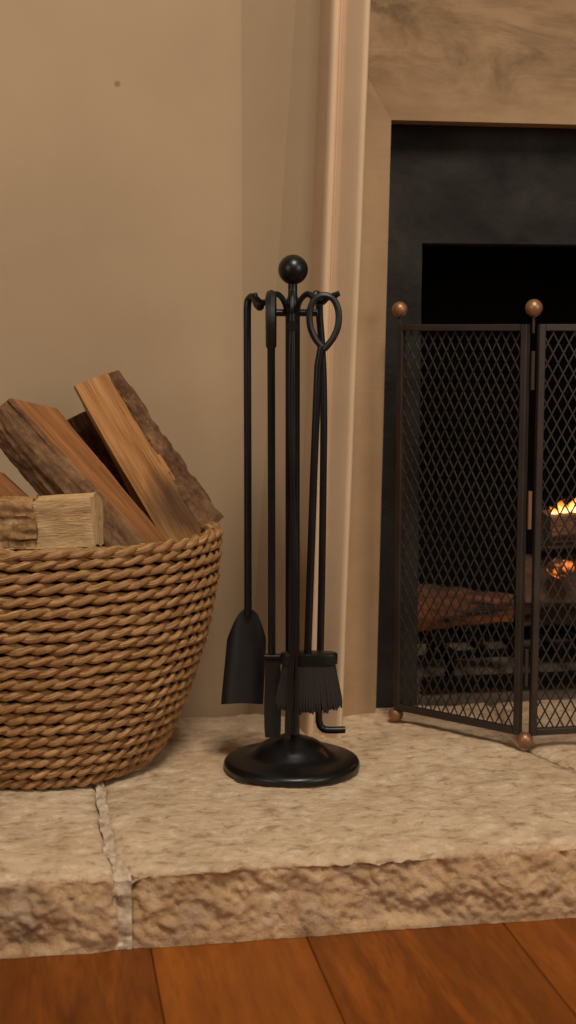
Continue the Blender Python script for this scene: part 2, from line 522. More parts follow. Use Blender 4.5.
# reveals of the inner opening
for x in (IX, XR):
    grid(mb, [[V(x, slip_y(x, j * IZ / 90), j * IZ / 90) for j in range(91)], [V(x, 2.20, j * IZ / 90) for j in range(91)]])
grid(mb, [[V(IX + (XR - IX) * i / 90, slip_y(IX + (XR - IX) * i / 90, IZ), IZ), V(IX + (XR - IX) * i / 90, 2.20, IZ)] for i in range(91)])
mb.build('blackened_slip', M['slip'], sur, angle=60)
# firebox: splayed sides, sloping back
fb = MB()
def firebox_side(x0, x1):
    grid(fb, [[V(x0 + (x1 - x0) * i / 8, 2.20 + .38 * i / 8, .9 * j / 12) for j in range(13)] for i in range(9)])
firebox_side(IX, IX + .08); firebox_side(XR, XR - .08)
grid(fb, [[V(IX - .02 + (XR - IX + .04) * i / 12, 2.575, -.02 + .94 * j / 12) for j in range(13)] for i in range(13)])
grid(fb, [[V(IX + (XR - IX) * i / 4, 2.13 + .47 * j / 4, .9) for j in range(5)] for i in range(5)])
grid(fb, [[V(IX + (XR - IX) * i / 4, 2.20, IZ + .19 * j / 4) for j in range(5)] for i in range(5)])
fb.build('firebox', M['soot'], sur, angle=50)
ff = MB()
grid(ff, [[V(.48 + (2 * FX - .96) * i / 40, 2.118 + .48 * j / 20, -.0065 + .002 * fbm((i * .3, j * .3, 0), 1, 3)) for j in range(21)] for i in range(41)])
ff.build('firebox_floor', M['firefloor'], sur)

# ---- hearth slabs
def jx(y):     # joint between the left and the middle slab
    return .0815 - .012 * math.exp(-((1.59 - y) / .06) ** 2) * (y < 1.59) * 0 - .0135 * min(1, max(0, (y - 1.47) / .10)) - .008 * max(0, y - 1.57) + .0012 * math.sin(y * 71)
def gap(y): return .0022 + .0040 * max(0.0, min(1.0, (1.53 - y) / .03))
def slab(name, xl, xr, yb, yf, label, seed, dx=.0032, front=True):
    mb = MB(); R = .007; Zb = -.0845
    # path: top back->front, round over, down the front
    path = []
    y = yb
    while y > yf + R: path.append((y, 0.0, 0, 1)); y -= .0042
    for k in range(6):
        a = k / 5 * PI / 2
        path.append((yf + R - R * math.sin(a), -R + R * math.cos(a), -math.sin(a), math.cos(a)))
    z = -R
    while z > Zb: z -= .0028; path.append((yf, max(z, Zb), -1, 0))
    riv = [max(0.0, min(1.0, (yf + .010 - py) / .010)) for (py, pz, a_, b_) in path] + [0.0]
    w = xr(yf) - xl(yf); nx = int(w / dx); P = []
    for i in range(nx + 1):
        s = i / nx; row = []
        for (py, pz, ny, nz) in path:
            a, b = xl(py), xr(py)
            x = a + (b - a) * s
            d = min(x - a, b - x)
            db = min(d, max(0, yb - py))
            q = Vector((x, py * 1.0, pz))
            o = Vector((seed, seed * .37, 0))
            # how far over the front we are
            fr = max(0.0, min(1.0, (yf + .03 - py) / .03)) if front else 0
            low = fbm(q + o, 5, 3) * .0035 + fbm(q * 1 + o, 17, 4) * .0024 + fbm(q + o, 55, 3) * .0009
            qs = Vector((q.x * 1.5 + q.z * .8, q.y, q.z * .8)); rough = fbm(q + o, 9, 3) * .0100 + abs(fbm(qs + o, 30, 4)) * -.0055 + .001 + fbm(q + o, 110, 4) * .0034 - abs(fbm(q + o + V(3, 1, 2), 15, 2)) * .006
            disp = low * (1 - fr) + rough * fr
            # broken arris
            chip = max(0, fbm((x * 11 + seed, 3.1, 0), 1, 4)) * .012
            disp -= chip * fr * max(0, 1 + pz / .03) * .8
            edge = .005 * math.exp(-(db / .004) ** 2) + .0025 * math.exp(-(db / .016) ** 2)
            if pz < -.07: disp *= max(.25, (pz - Zb) / .0145)
            row.append(V(x, py + ny * (disp - edge) - 0.0, pz + nz * (disp - edge)) if nz < 1 else V(x, py, pz + disp - edge))
        # close underside: back down
        row.append(V(row[-1].x, yb, Zb))
        P.append(row)
    grid(mb, P, closed_v=True)
    n = len(path) + 1; k = len(mb.v)
    mb.f += [list(range(n)), list(range(k - n, k))]; mb.uv += [None] * 2; mb.tone += [0.0] * 2
    mb.riven = riv * (nx + 1)
    o = mb.build(name, M['stone'], angle=65, loc=(0, 0, 0))
    return tag(o, label, 'hearth stone', 'slabs of the hearth')
cy0, cx0 = 1.895, .640                     # back corner of the right-hand slab joint
def jr(y):                                  # joint that leaves the screen's corner foot towards the right
    return .665 + (1.88 - y) * .30 if y < 1.88 else .665 + (y - 1.88) * .1
slab('hearth_slab', lambda y: -.62, lambda y: jx(y) - gap(y), 2.130, 1.4905, 'rough limestone hearth slab under the wicker basket', 3.1)
slab('hearth_slab', lambda y: jx(y) + gap(y), lambda y: jr(y) - .0025, 2.130, 1.4925, 'broad limestone hearth slab under the black fire tool stand', 8.4)
slab('hearth_slab', lambda y: jr(y) + .0025, lambda y: 2.5, 2.130, 1.4925, 'pale limestone hearth slab under the middle panel of the fire screen', 12.9, .007)
mo = MB()
P = []
for k in range(150):
    y = 2.125 - k * (2.125 - 1.503) / 149
    P.append([V(jx(y) + u * (gap(y) + .004), y, -.0008 + .0050 * fbm((u * 3, y * 60, 1), 1, 3) - abs(u) * .001) for u in (-1, -.5, 0, .5, 1)])
for k in range(22):
    z = -.008 - k * .0765 / 21
    P.append([V(jx(1.5) + u * .010, 1.4955 + .0060 * fbm((u * 3, z * 60, 4), 1, 3), z) for u in (-1, -.5, 0, .5, 1)])
grid(mo, P)
mo.build('mortar_joint', M['mortar'])
tag(bpy.data.objects['mortar_joint'], 'pale crumbly mortar joint between the two hearth slabs', 'mortar', None, 'structure')
# base the slabs and mortar rest on (below the hearth surface)
hb = MB(); prism(hb, [(-.62, 1.52), (2.5, 1.52), (2.5, 2.128), (-.62, 2.128)], -.084, -.02)
tag(hb.build('hearth_bed', M['mortar'], smooth=False), kind='structure')

# ---- floor boards
fl = MB()
edges = [-1.5, -1.3, -1.11, -.93, -.72, -.53, -.315, -.098, .107, .279, .505, .70, .93, 1.13, 1.36, 1.55, 1.78, 2.0, 2.25, 2.5]
rng = random.Random(4)
tones = {6: .03, 7: .02, 8: .22, 9: .05, 10: .12}
for i in range(len(edges) - 1):
    a, b = edges[i] + .0004, edges[i + 1] - .0004; zt = -.085; bv = .0012
    tn = tones.get(i, rng.random() * .25)
    sec = [(a, zt - .02), (a, zt - bv), (a + bv, zt), (b - bv, zt), (b, zt - bv), (b, zt - .02)]
    P = [[V(x, y, z) for x, z in sec] for y in (-1.5, 1.51)]
    grid(fl, P, closed_v=True, tone=max(tn, 1e-4))
tag(fl.build('floor', M['floor'], smooth=False), kind='structure')

# ------------------------------------------------------------------ fire tools
RT = V(.9854, -.1702, 0); BK = V(.1702, .9854, 0)      # the stand is turned to face the room
SC = V(.322, 1.835, 0)
def at(o, z, d=0.0): return SC + RT * o + BK * d + V(0, 0, z)

Z0 = .0022
stand = empty('fire_tool_stand', at(0, Z0), 'black iron fire tool stand with ball finial and round domed base', 'tool stand')
mb = MB(); lathe(mb, [(.001, Z0), (.088, Z0), (.0905, Z0 + .002), (.0905, Z0 + .007), (.0885, Z0 + .0105), (.084, Z0 + .0125), (.070, Z0 + .0145), (.058, Z0 + .017), (.050, Z0 + .0215),
                      (.044, Z0 + .028), (.036, Z0 + .034), (.024, Z0 + .039), (.014, Z0 + .0425), (.0095, Z0 + .046)], at(0, 0), 72)
mb.build('base', M['iron'], stand, angle=60)
mb = MB(); lathe(mb, [(.0095, .04), (.0095, .606), (.0105, .608), (.0105, .616), (.0075, .620), (.006, .624), (.006, .640)], at(0.001, 0), 24)
mb.build('pole', M['iron'], stand)
mb = MB(); ball(mb, at(.0015, .6565), .0192, 36); mb.build('ball_finial', M['iron'], stand)
def hook_arm(s, d):
    mb = MB()
    pts = [at(s * .006, .604, d * .006), at(s * .011, .618, d * .010), at(s * .019, .6255, d * .016), at(s * .027, .622, d * .022), at(s * .033, .6155, d * .025),
           at(s * .040, .6155, d * .029), at(s * .046, .621, d * .032), at(s * (.060 if s > 0 else .048), .626, d * .033)]
    tube(mb, spline(pts, 5), .0036, 8)
    mb.build('hook_arm', M['iron'], stand)
for s, d in ((-1, -1), (1, -1), (-1, 1), (1, 1)): hook_arm(s, d)
mb = MB()
tube(mb, [at(-.030, .602, -.002), at(-.015, .602), at(.015, .602), at(.033, .602, -.002)], .0048, 10)
mb.build('cross_bar', M['iron'], stand)
mb = MB(); tube(mb, spline([at(.0, .612, -.008), at(.0, .612, -.03), at(.0, .6125, -.048), at(0, .617, -.054), at(0, .624, -.055)], 4), .003, 8)
mb.build('front_peg', M['iron'], stand)

def loop_handle(mb, o, d, z0, z1, w, edge_on, r=.0032):
    """flat bar bent to a loop between z0 (neck) and z1 (crown)"""
    h = z1 - z0; pts = []
    prof = [(0.0, 0.0), (.10, .06), (.30, .20), (.46, .40), (.50, .62), (.44, .80), (.28, .94), (0, 1.0)]
    left = [(-a, b) for a, b in prof]; right = [(a, b) for a, b in prof[::-1]]
    for a, b in left + right[1:]:
        pts.append(at(o, z0 + b * h, d + a * w) if edge_on else at(o + a * w, z0 + b * h, d))
    tube(mb, spline(pts, 5), r, 8, True, (RT if not edge_on else BK, 1.0))
    return pts

# shovel
d = .012
sh = empty('fireplace_shovel', at(-.0575, .09, d), 'black iron fireplace shovel with a dished blade, hanging beside the basket', 'shovel', 'fire tools on the stand')
mb = MB(); tube(mb, spline([at(-.040, .6135, d - .028), at(-.0405, .609, d - .026), at(-.044, .612, d - .020), at(-.047, .619, d - .012), at(-.051, .6225, d - .006), at(-.0555, .619, d), at(-.0572, .610, d), at(-.0575, .58, d), at(-.0575, .40, d), at(-.0578, .205, d)], 6), .0050, 10)
mb.build('handle_rod', M['iron'], sh)
mb = MB(); rows = []
NU, NVv = 18, 22
for side in (1, -1):
    P = []
    for j in range(NVv + 1):
        q = j / NVv; z = .212 - q * .126
        wd = .0065 + (.0262 - .0065) * min(1, (q / .33)) ** .62 + .003 * max(0, q - .33)
        oc = -.0580 - .0085 * q ** 1.2
        row = []
        for i in range(NU + 1):
            u = -1 + 2 * i / NU
            lip = -.010 * abs(u) ** 3 * min(1, q * 3)
            row.append(at(oc + u * wd, z - .004 * (u * u - .4) * (q > .95), d + .004 - lip + .018 * (1 - q) * 0 - .010 * q + side * .0009))
        P.append(row)
    rows.append(P)
grid(mb, rows[0]); grid(mb, rows[1])
def stitch(a, b): grid(mb, [a, b])
stitch(rows[0][0], rows[1][0]); stitch(rows[0][-1], rows[1][-1]); stitch([r[0] for r in rows[0]], [r[0] for r in rows[1]]); stitch([r[-1] for r in rows[0]], [r[-1] for r in rows[1]])
mb.build('blade', M['forged'], sh, angle=50)

# flat-bladed scraper
d = -.010
sk = empty('ash_scraper', at(-.026, .045, d), 'black iron ash scraper with narrow flat blade, just left of the stand pole', 'scraper', 'fire tools on the stand')
mb = MB(); loop_handle(mb, -.0262, d - .03, .560, .6235, .034, True, .0068); mb.build('loop_handle', M['forged'], sk)
mb = MB(); tube(mb, [at(-.0262, .563, d - .03), at(-.0262, .50, d - .022), at(-.0262, .35, d - .008), at(-.0262, .150, d)], .0050, 10); mb.build('handle_rod', M['iron'], sk)
mb = MB(); bar(mb, at(-.036, .154, d), at(-.0135, .154, d), .012, .007, (0, 0, 1), .0015); mb.build('collar', M['iron'], sk)
mb = MB()
P = []
for z, a, b in ((.152, -.0345, -.0150), (.12, -.0355, -.0140), (.08, -.0365, -.0140), (.055, -.0360, -.0145), (.046, -.0350, -.0155)):
    P.append([at(a, z, d - .003), at(b, z, d - .003), at(b, z, d + .003), at(a, z, d + .003)])
grid(mb, P, closed_v=True); k = len(mb.v); mb.f += [[0, 1, 2, 3], [k - 4, k - 3, k - 2, k - 1]]; mb.uv += [None] * 2; mb.tone += [0.0] * 2
mb.build('blade', M['forged'], sk, smooth=False)

# hearth brush
d = -.034
br = empty('hearth_brush', at(.022, .086, d), 'hearth brush with looped iron handle and dark brown bristles', 'brush', 'fire tools on the stand')
mb = MB()
loop_handle(mb, .0405, d, .556, .6235, .0370, False, .0042); mb.build('loop_handle', M['forged'], br)
mb = MB(); tube(mb, [at(.0375, .560, d), at(.0330, .535, d), at(.0280, .40, d), at(.0205, .165, d)], .0050, 10); mb.build('handle_rod', M['iron'], br)
def oval(mb, prof, o, d, seg=64):
    P = []
    for (a, b, z, jit) in prof:
        P.append([at(o + a * math.copysign(abs(math.cos(2 * PI * k / seg)) ** .85, math.cos(2 * PI * k / seg)), z, d + b * math.copysign(abs(math.sin(2 * PI * k / seg)) ** .85, math.sin(2 * PI * k / seg))) + V(0, 0, jit * random.uniform(-1, 1)) for k in range(seg)])
    return P
mb = MB(); P = oval(mb, [(.0345, .0125, .1495, 0), (.0368, .0145, .151, 0), (.0373, .015, .162, 0), (.0366, .0145, .1645, 0), (.0345, .0125, .1655, 0), (.012, .006, .166, 0)], .0222, d)
grid(mb, P, closed_v=True); k = len(mb.v); mb.f += [list(range(64)), list(range(k - 64, k))]; mb.uv += [None] * 2; mb.tone += [0.0] * 2
mb.build('brush_cap', M['iron'], br, angle=50)
# core behind the outer tufts
# bristles: packed tufts, each a flared bundle with a ragged tip
mb = MB(); rng = random.Random(11)
for ring, (fa, n) in enumerate(((1.0, 76), (.82, 60), (.6, 40), (.35, 24), (.12, 8))):
    for k in range(n):
        a = 2 * PI * (k + .5 * ring) / n
        o0, d0 = .0325 * fa * math.cos(a), .0115 * fa * math.sin(a)
        o1, d1 = o0 * 1.32 + rng.uniform(-.0010, .0010), d0 * 1.45 + rng.uniform(-.0010, .0010)
        zt = .152; zb = .0895 + rng.uniform(-.004, .004) + .006 * (o0 / .0325) ** 2 * fa
        pts = [at(.0222 + o0 + (o1 - o0) * q ** 1.2, zt + (zb - zt) * q, d + d0 + (d1 - d0) * q ** 1.2) for q in (0, .3, .6, .85, 1)]
        b0 = len(mb.v); f0 = len(mb.f)
        tube(mb, pts, [.0019, .0021, .0022, .0020, .0011], 7)
        for f in range(f0, len(mb.f)):
            mb.uv[f] = [(((vi - b0) % 7) / 7 * .02 + k * .031, ((vi - b0) // 7) * .02) for vi in mb.f[f]]
mb.build('bristles', M['bristle'], br, angle=80)

# poker
d = .030
pk = empty('fireplace_poker', at(.036, .04, d), 'black iron poker with bent foot, behind the hearth brush', 'poker', 'fire tools on the stand')
mb = MB(); tube(mb, spline([at(.028, .614, d - .012), at(.0285, .622, d - .010), at(.0315, .6265, d - .008), at(.0345, .624, d - .006), at(.0355, .615, d - .004), at(.0362, .595, d - .002), at(.0400, .545, d), at(.0420, .46, d), at(.0400, .25, d),
                            at(.0368, .075, d), at(.0375, .0545, d), at(.0405, .0475, d), at(.046, .0445, d), at(.058, .0440, d), at(.0725, .0445, d)], 6), .0048, 10)
mb.build('poker_rod', M['iron'], pk)

# tongs
d = -.062
tg = empty('fire_tongs', at(0, .05, d), 'slim black iron tongs with bowed legs in front of the stand pole', 'tongs', 'fire tools on the stand')
mb = MB()
tube(mb, spline([at(0, .596, d + .004), at(0, .606, d), at(0, .622, d + .002), at(0, .629, d + .008), at(0, .622, d + .014), at(0, .606, d + .013), at(0, .596, d + .006)], 4), .0028, 8)
mb.build('hanging_loop', M['iron'], tg)
mb = MB(); tube(mb, [at(0, .585, d - .004), at(0, .585, d + .010)], .0065, 14); mb.build('pivot', M['iron'], tg)
def leg(pts, nm):
    mb = MB(); sp = spline(pts, 8)
    tube(mb, sp, [.0036 if i < len(sp) * .7 else .0031 for i in range(len(sp))], 8, True, (BK, .7))
    mb.build(nm, M['iron'], tg)
leg([at(-.0005, .60, d), at(-.002, .5, d), at(.001, .38, d), at(.0040, .30, d), at(.0052, .255, d), at(.0025, .19, d), at(-.0035, .12, d), at(-.0062, .075, d), at(-.0050, .058, d)], 'leg')
leg([at(.0005, .60, d + .006), at(.001, .5, d + .006), at(.0015, .38, d + .006), at(.003, .26, d + .006), at(.0045, .16, d + .006), at(.006, .09, d + .006), at(.004, .062, d + .006)], 'leg')

# ------------------------------------------------------------------ fire screen
fs = empty('fire_screen', (.66, 1.865, 0), 'folding bronze fire screen with diamond mesh panels and copper ball finials', 'fire screen')
ZB, ZT, BW, BD = .0205, .588, .0092, .011
def panel(a, b, nm_a, detail=True):
    a, b = Vector(a), Vector(b); t = (b - a).normalized(); L = (b - a).length
    nrm = t.cross(V(0, 0, 1))
    mb = MB()
    h = BW / 2
    for p in (a + t * h, b - t * h): bar(mb, p + V(0, 0, ZB), p + V(0, 0, ZT), BW, BD, nrm, .0010)
    for z in (ZB + h, ZT - h): bar(mb, a + t * BW + V(0, 0, z), b - t * BW + V(0, 0, z), BD, BW, (0, 0, 1), .0010)
    mb.build('panel_frame', M['screen'], fs, smooth=False)
    # expanded-metal diamonds
    mb = MB(); W0, W1, Z0_, Z1_ = BW * .7, L - BW * .7, ZB + BW * .7, ZT - BW * .7
    cw, ch = .0150, .0275
    m = ch / cw
    for sgn in (1, -1):
        k0 = -int((Z1_ - Z0_) / m / cw) - 2; k1 = int((W1 - W0) / cw) + 2
        for k in range(k0, k1 + int((Z1_ - Z0_) / ch) + 3):
            # line: u = k*cw + (z - Z0)/m * sgn
            u0 = W0 + k * cw
            if sgn < 0: u0 = W0 + (k) * cw
            pts = []
            za, zb = Z0_, Z1_
            ua = u0; ub = u0 + sgn * (zb - za) / m
            # clip
            lo, hi = 0.0, 1.0; du = ub - ua
            ta, tb = (W0 - ua) / du, (W1 - ua) / du
            lo = max(lo, min(ta, tb)); hi = min(hi, max(ta, tb))
            if hi - lo < .01: continue
            p = a + t * (ua + du * lo) + V(0, 0, za + (zb - za) * lo) + nrm * (.0006 * sgn)
            q = a + t * (ua + du * hi) + V(0, 0, za + (zb - za) * hi) + nrm * (.0006 * sgn)
            bar(mb, p, q, .0021, .0013, nrm, .0003)
    mb.build('mesh_panel', M['mesh'], fs, smooth=False)
A, B = V(.5130, 2.031, 0), V(.6510, 1.868, 0)
C_, D = V(.6635, 1.865, 0), V(2 * FX - .6635, 1.865, 0)
panel(A, B, 0); panel(C_, D, 0); panel(V(2 * FX - .6510, 1.868, 0), V(2 * FX - .5130, 2.031, 0), 0)
tAB = (B - A).normalized()
for p, r in ((A + tAB * .002 + V(0, .004, 0), .0112), (V(.6570, 1.866, 0), .0118), (V(2 * FX - .6570, 1.866, 0), .0118), (V(2 * FX - .5165, 2.035, 0), .0112)):
    mb = MB(); ball(mb, p + V(0, 0, .6095), r); mb.build('ball_finial', M['copper'], fs)
    mb = MB(); lathe(mb, [(.0022, ZT - .012), (.0022, .6)], p, 12); mb.build('finial_stem', M['screen'], fs)
    mb = MB(); ball(mb, p + V(0, 0, r + .0015), r); mb.build('ball_foot', M['copper'], fs)
for x in (.6575, 2 * FX - .6575):
    for z in (.09, .31, .5):
        mb = MB(); tube(mb, [V(x, 1.8665, z), V(x, 1.8665, z + .052)], .0030, 10); mb.build('hinge', M['copper'] if z == .31 else M['screen'], fs)

# ------------------------------------------------------------------ basket
BC = V(.0, 1.932, 0); RXR, RYR = .235, .184
basket = empty('log_basket', BC + V(0, 0, .002), 'large round wicker log basket of twisted seagrass rope filled with logs', 'basket')
prof = [(.000, .55), (.006, .595), (.020, .655), (.040, .705), (.065, .757), (.095, .805), (.130, .857), (.170, .908), (.210, .948), (.250, .978), (.290, .995), (.325, 1.0)]
def rad(z):
    for (z0, r0), (z1, r1) in zip(prof, prof[1:]):
        if z <= z1: return r0 + (r1 - r0) * (z - z0) / (z1 - z0)
    return 1.0
def rady(z): return 1 - (1 - rad(z)) * .66
NR = 20; PITCH = .0275
def rope(mb, z, f, fy, amp, sr, ph, nstr=2, pitch=PITCH, steps=9, slope=0.0):
    per = 2 * PI * math.sqrt((RXR ** 2 + RYR ** 2) / 2) * f
    lobes = 52
    N = lobes * steps
    for st in range(nstr):
        P = []; U = []
        for i in range(N):
            th = 2 * PI * i / N
            a = PI * lobes * i / N * (2 / nstr) + ph + st * 2 * PI / nstr
            c, s = math.cos(th), math.sin(th)
            nrm = V(c / RXR, s / RYR, 0).normalized(); tan = V(-RXR * s, RYR * c, 0).normalized()
            wob = .0022 * fbm((c * 4, s * 4, z * 40 + st), 1, 2)
            base = BC + V(RXR * f * c, RYR * fy * s, z + wob)
            # strand centre circles the rope axis; front strand climbs to the right
            cen = base + nrm * (amp * math.cos(a)) + V(0, 0, amp * .72 * math.sin(a))
            tdir = (tan * (per / N) * 1.0 + nrm * (-amp * math.sin(a) * PI * lobes / N * 2 / nstr) + V(0, 0, amp * .72 * math.cos(a) * PI * lobes / N * 2 / nstr)).normalized()
            x = (nrm - tdir * nrm.dot(tdir)).normalized(); y = tdir.cross(x)
            rr = sr * (1 + .16 * fbm((c * 30, s * 30, z * 90 + st * 7), 1, 2))
            P.append([cen + x * rr * .95 * math.cos(2 * PI * k / 8) + y * rr * 1.08 * math.sin(2 * PI * k / 8) for k in range(8)])
        off = random.random() * 3
        grid(mb, P, closed_u=True, closed_v=True, uv=lambda i, j: (i * per / N + off, j * .0045 + st * .5 + z * 7))
mb = MB()
H = .308
for r in range(NR):
    z = .0095 + (H - .020) * r / (NR - 1)
    rope(mb, z, rad(z), rady(z), .0041, .0043, .9 * (r % 2) + .25 * r + random.uniform(-.35, .35))
mb.build('woven_wall', M['grass'], basket, angle=180)
mb = MB(); rope(mb, H + .002, 1.0, 1.0, .0040, .0046, 1.0); rope(mb, H, .965, .965, .0037, .0046, 2.6)
mb.build('rim', M['grass'], basket, angle=180)
mb = MB(); seg = 72  # added dark sheet behind the ropes, so gaps between rows read as shadow
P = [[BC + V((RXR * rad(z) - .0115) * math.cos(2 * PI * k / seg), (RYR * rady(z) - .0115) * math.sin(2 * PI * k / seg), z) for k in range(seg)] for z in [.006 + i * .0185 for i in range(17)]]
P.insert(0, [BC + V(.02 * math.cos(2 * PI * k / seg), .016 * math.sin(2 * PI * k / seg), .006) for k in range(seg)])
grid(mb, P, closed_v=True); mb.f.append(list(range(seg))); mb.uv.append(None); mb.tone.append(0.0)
mb.build('gap_shade_liner', M['inner'], basket)

# ------------------------------------------------------------------ logs
def loft_log(name, A, B, s2, secA, secB, bark_span, wood, barkm, label, cat='log', group=None, nseg=34, sub=9, bark_t=.004, rough=.003, skew=(0, 0), bark_rough=.004, parent=None, bark_cut=None, seed=0):
    """A,B end centres; s2 = rough direction of 'front' (q axis); sections = polygon (p,q); bark_span=(i,j) polygon edges from vertex i to j are bark"""
    A, B = Vector(A), Vector(B); ax = (B - A); L = ax.length; t = ax.normalized()
    q = Vector(s2); q = (q - t * q.dot(t)).normalized(); p = t.cross(q).normalized()
    if p.z < 0: p = -p
    n = len(secA)
    def dense(sec, curved):
        out = []
        for i in range(n):
            a = Vector(sec[i]); b = Vector(sec[(i + 1) % n])
            for k in range(sub):
                u = k / sub
                out.append(a.lerp(b, u))
        return out
    dA, dB = dense(secA, 0), dense(secB, 0); m = len(dA)
    cum = [0.0]
    for k in range(m): cum.append(cum[-1] + (dA[(k + 1) % m] - dA[k]).length)
    def pt(k, s, out=0.0, rg=rough):
        k %= m
        c = dA[k].lerp(dB[k], s)
        nx = (dA[(k + 1) % m].lerp(dB[(k + 1) % m], s) - dA[k - 1].lerp(dB[k - 1], s)); nrm = Vector((nx.y, -nx.x)).normalized()
        if nrm.dot(c - cen.lerp(cenB, s)) < 0: nrm = -nrm
        # fibrous splitting: quick across the grain, slow along it
        f = fbm((cum[k] * 45 + seed, s * L * 6, seed * 1.7), 1, 4) * rg + fbm((cum[k] * 160 + seed, s * L * 9, seed), 1, 3) * rg * .35
        c = c + nrm * (f + out)
        sk = skew[0] * (max(0, c.x - skew[2]) if len(skew) > 2 else c.x) + skew[1] * c.y
        e = sk * (1 - s) if s < .5 else -sk * .4 * s
        return A + t * (s * L + e) + p * c.x + q * c.y
    cen = sum((v for v in dA), Vector((0, 0))) / m; cenB = sum((v for v in dB), Vector((0, 0))) / m
    loc = (A + B) / 2
    mb = MB()
    rows = [[pt(k, i / nseg) for k in range(m)] for i in range(nseg + 1)]
    grid(mb, rows, closed_v=True, uv=lambda i, j: (i / nseg * L, cum[min(j, m)]))
    for i, s in ((0, 0.0), (nseg, 1.0)):
        c0 = cen if i == 0 else cenB
        cc = sum((v for v in rows[i]), Vector()) / m
        ring = rows[i]
        R = [[ring[k].lerp(cc, w) + t * (.0012 * fbm((ring[k].lerp(cc, w)) * 90, 1, 3)) * (1 if w > 0 else 0) for k in range(m)] for w in (0, .35, .7, .97)]
        dd = dA if i == 0 else dB
        grid(mb, R, closed_v=True, uv=lambda a, b, dd=dd: (dd[b % m].x * (1 - a * .32) * .25, dd[b % m].y * (1 - a * .32)))
        b0 = len(mb.v) - m; mb.f.append(list(range(b0, b0 + m))); mb.uv.append([(0, 0)] * m); mb.tone.append(0.0)
    log = mb.build(name, wood, angle=50, loc=loc)
    tag(log, label, cat, group)
    # bark shell
    if bark_span:
        i0, i1 = bark_span[0] * sub, bark_span[1] * sub
        mb = MB(); s0, s1 = .004, .996
        rows = []
        nb = nseg * 2
        ks = [i0 + (i1 - i0) * j / (2 * (i1 - i0)) for j in range(2 * (i1 - i0) + 1)]
        for i in range(nb + 1):
            s = s0 + (s1 - s0) * i / nb
            row = []
            smax = 1.0
            for j, kf in enumerate(ks):
                kk = int(math.floor(kf)); fr = kf - kk
                ss = s
                if bark_cut:
                    lim0, lim1 = bark_cut
                    jag = .03 * fbm((kf * .9, seed, 2), 1, 4)
                    ss = (lim0 + (jag if lim0 > 0 else 0)) + (s - s0) / (s1 - s0) * ((lim1 + (jag if lim1 < 1 else 0)) - lim0 - (jag if lim0 > 0 else 0))
                base = pt(kk, ss, 0, rough).lerp(pt(kk + 1, ss, 0, rough), fr)
                g = j / (len(ks) - 1)
                lift = bark_t * min(1, g * 9, (1 - g) * 9) ** .5
                P3 = base + (pt(kk, ss, .01, rough).lerp(pt(kk + 1, ss, .01, rough), fr) - base).normalized() * (lift - .0005 + bark_rough * fbm(base * 38 + V(seed, 0, 0), 1, 5) * min(1, lift / bark_t + .1) + bark_rough * 1.1 * (ridged((kf * .5, ss * L * 13, seed), 1, 3) - 1.1))
                row.append(P3)
            # inner return to close the shell
            row.append(pt(i1, ss, -.001)); row.append(pt((i0 + i1) // 2, ss, -.001)); row.append(pt(i0, ss, -.001))
            rows.append(row)
        w = len(rows[0])
        grid(mb, rows, closed_v=True, uv=lambda i, j: (i / nb * L, j * (cum[min(i1, m)] - cum[i0]) / w))
        k = len(mb.v)
        mb.f += [list(range(w)), list(range(k - w, k))]; mb.uv += [[(0, j * .002) for j in range(w)]] * 2; mb.tone += [0.0] * 2
        mb.build('bark', barkm, log, angle=60, loc=loc)
    return log

CAMD = V(-.12, -.98, .12)
G = None
# tall golden log leaning right
loft_log('split_log', V(.078, 2.02, .513), V(.203, 1.985, .288), CAMD,
         [(-.032, -.004), (-.028, .020), (.018, .022), (.026, .006), (.024, -.022), (-.008, -.030)],
         [(-.036, -.006), (-.030, .022), (.022, .026), (.054, .004), (.050, -.030), (-.010, -.036)],
         (2, 4), M['wood_gold'], M['bark'], 'tall golden split log with rough bark on its right side, leaning on the basket rim', group='split logs in the basket', seed=1.3, skew=(.15, 0), bark_rough=.0036, bark_t=.005)
# big barked log at left
loft_log('split_log', V(-.036, 1.957, .485), V(.142, 1.905, .258), CAMD,
         [(.006, .034), (-.020, .034), (-.046, .014), (-.046, -.012), (-.006, -.034), (.040, -.018)],
         [(.026, .036), (-.014, .040), (-.048, .016), (-.048, -.012), (-.006, -.036), (.044, -.014)],
         (0, 3), M['wood_red'], M['bark_red'], 'thick dark-barked split log with red-brown cut face, leaning across the basket', group='split logs in the basket', seed=4.1, skew=(1.15, 0, .004), bark_t=.003, bark_rough=.0018)
# dark wedge behind
loft_log('split_log', V(.056, 2.055, .462), V(.135, 2.035, .29), CAMD,
         [(-.020, .012), (.012, .014), (.020, -.010), (-.012, -.016)], [(-.022, .012), (.016, .014), (.022, -.010), (-.014, -.016)],
         (0, 1), M['wood_dark'], M['bark'], 'dark small log wedged behind the two big leaning logs', group='split logs in the basket', seed=6.6, bark_t=.002)
# short pale chunk on the front rim
loft_log('split_log', V(.068, 1.797, .345), V(-.125, 1.850, .336), CAMD,
         [(-.033, .016), (.028, .030), (.034, -.004), (.022, -.036), (-.032, -.034)], [(-.033, .016), (.020, .026), (.026, -.004), (.018, -.036), (-.030, -.034)],
         (0, 2), M['wood_pale'], M['bark_tan'], 'short pale split log lying on the front rim of the basket', group='split logs in the basket', seed=9.2, bark_cut=(.36, 1.0), bark_t=.003, rough=.0045, bark_rough=.0025)
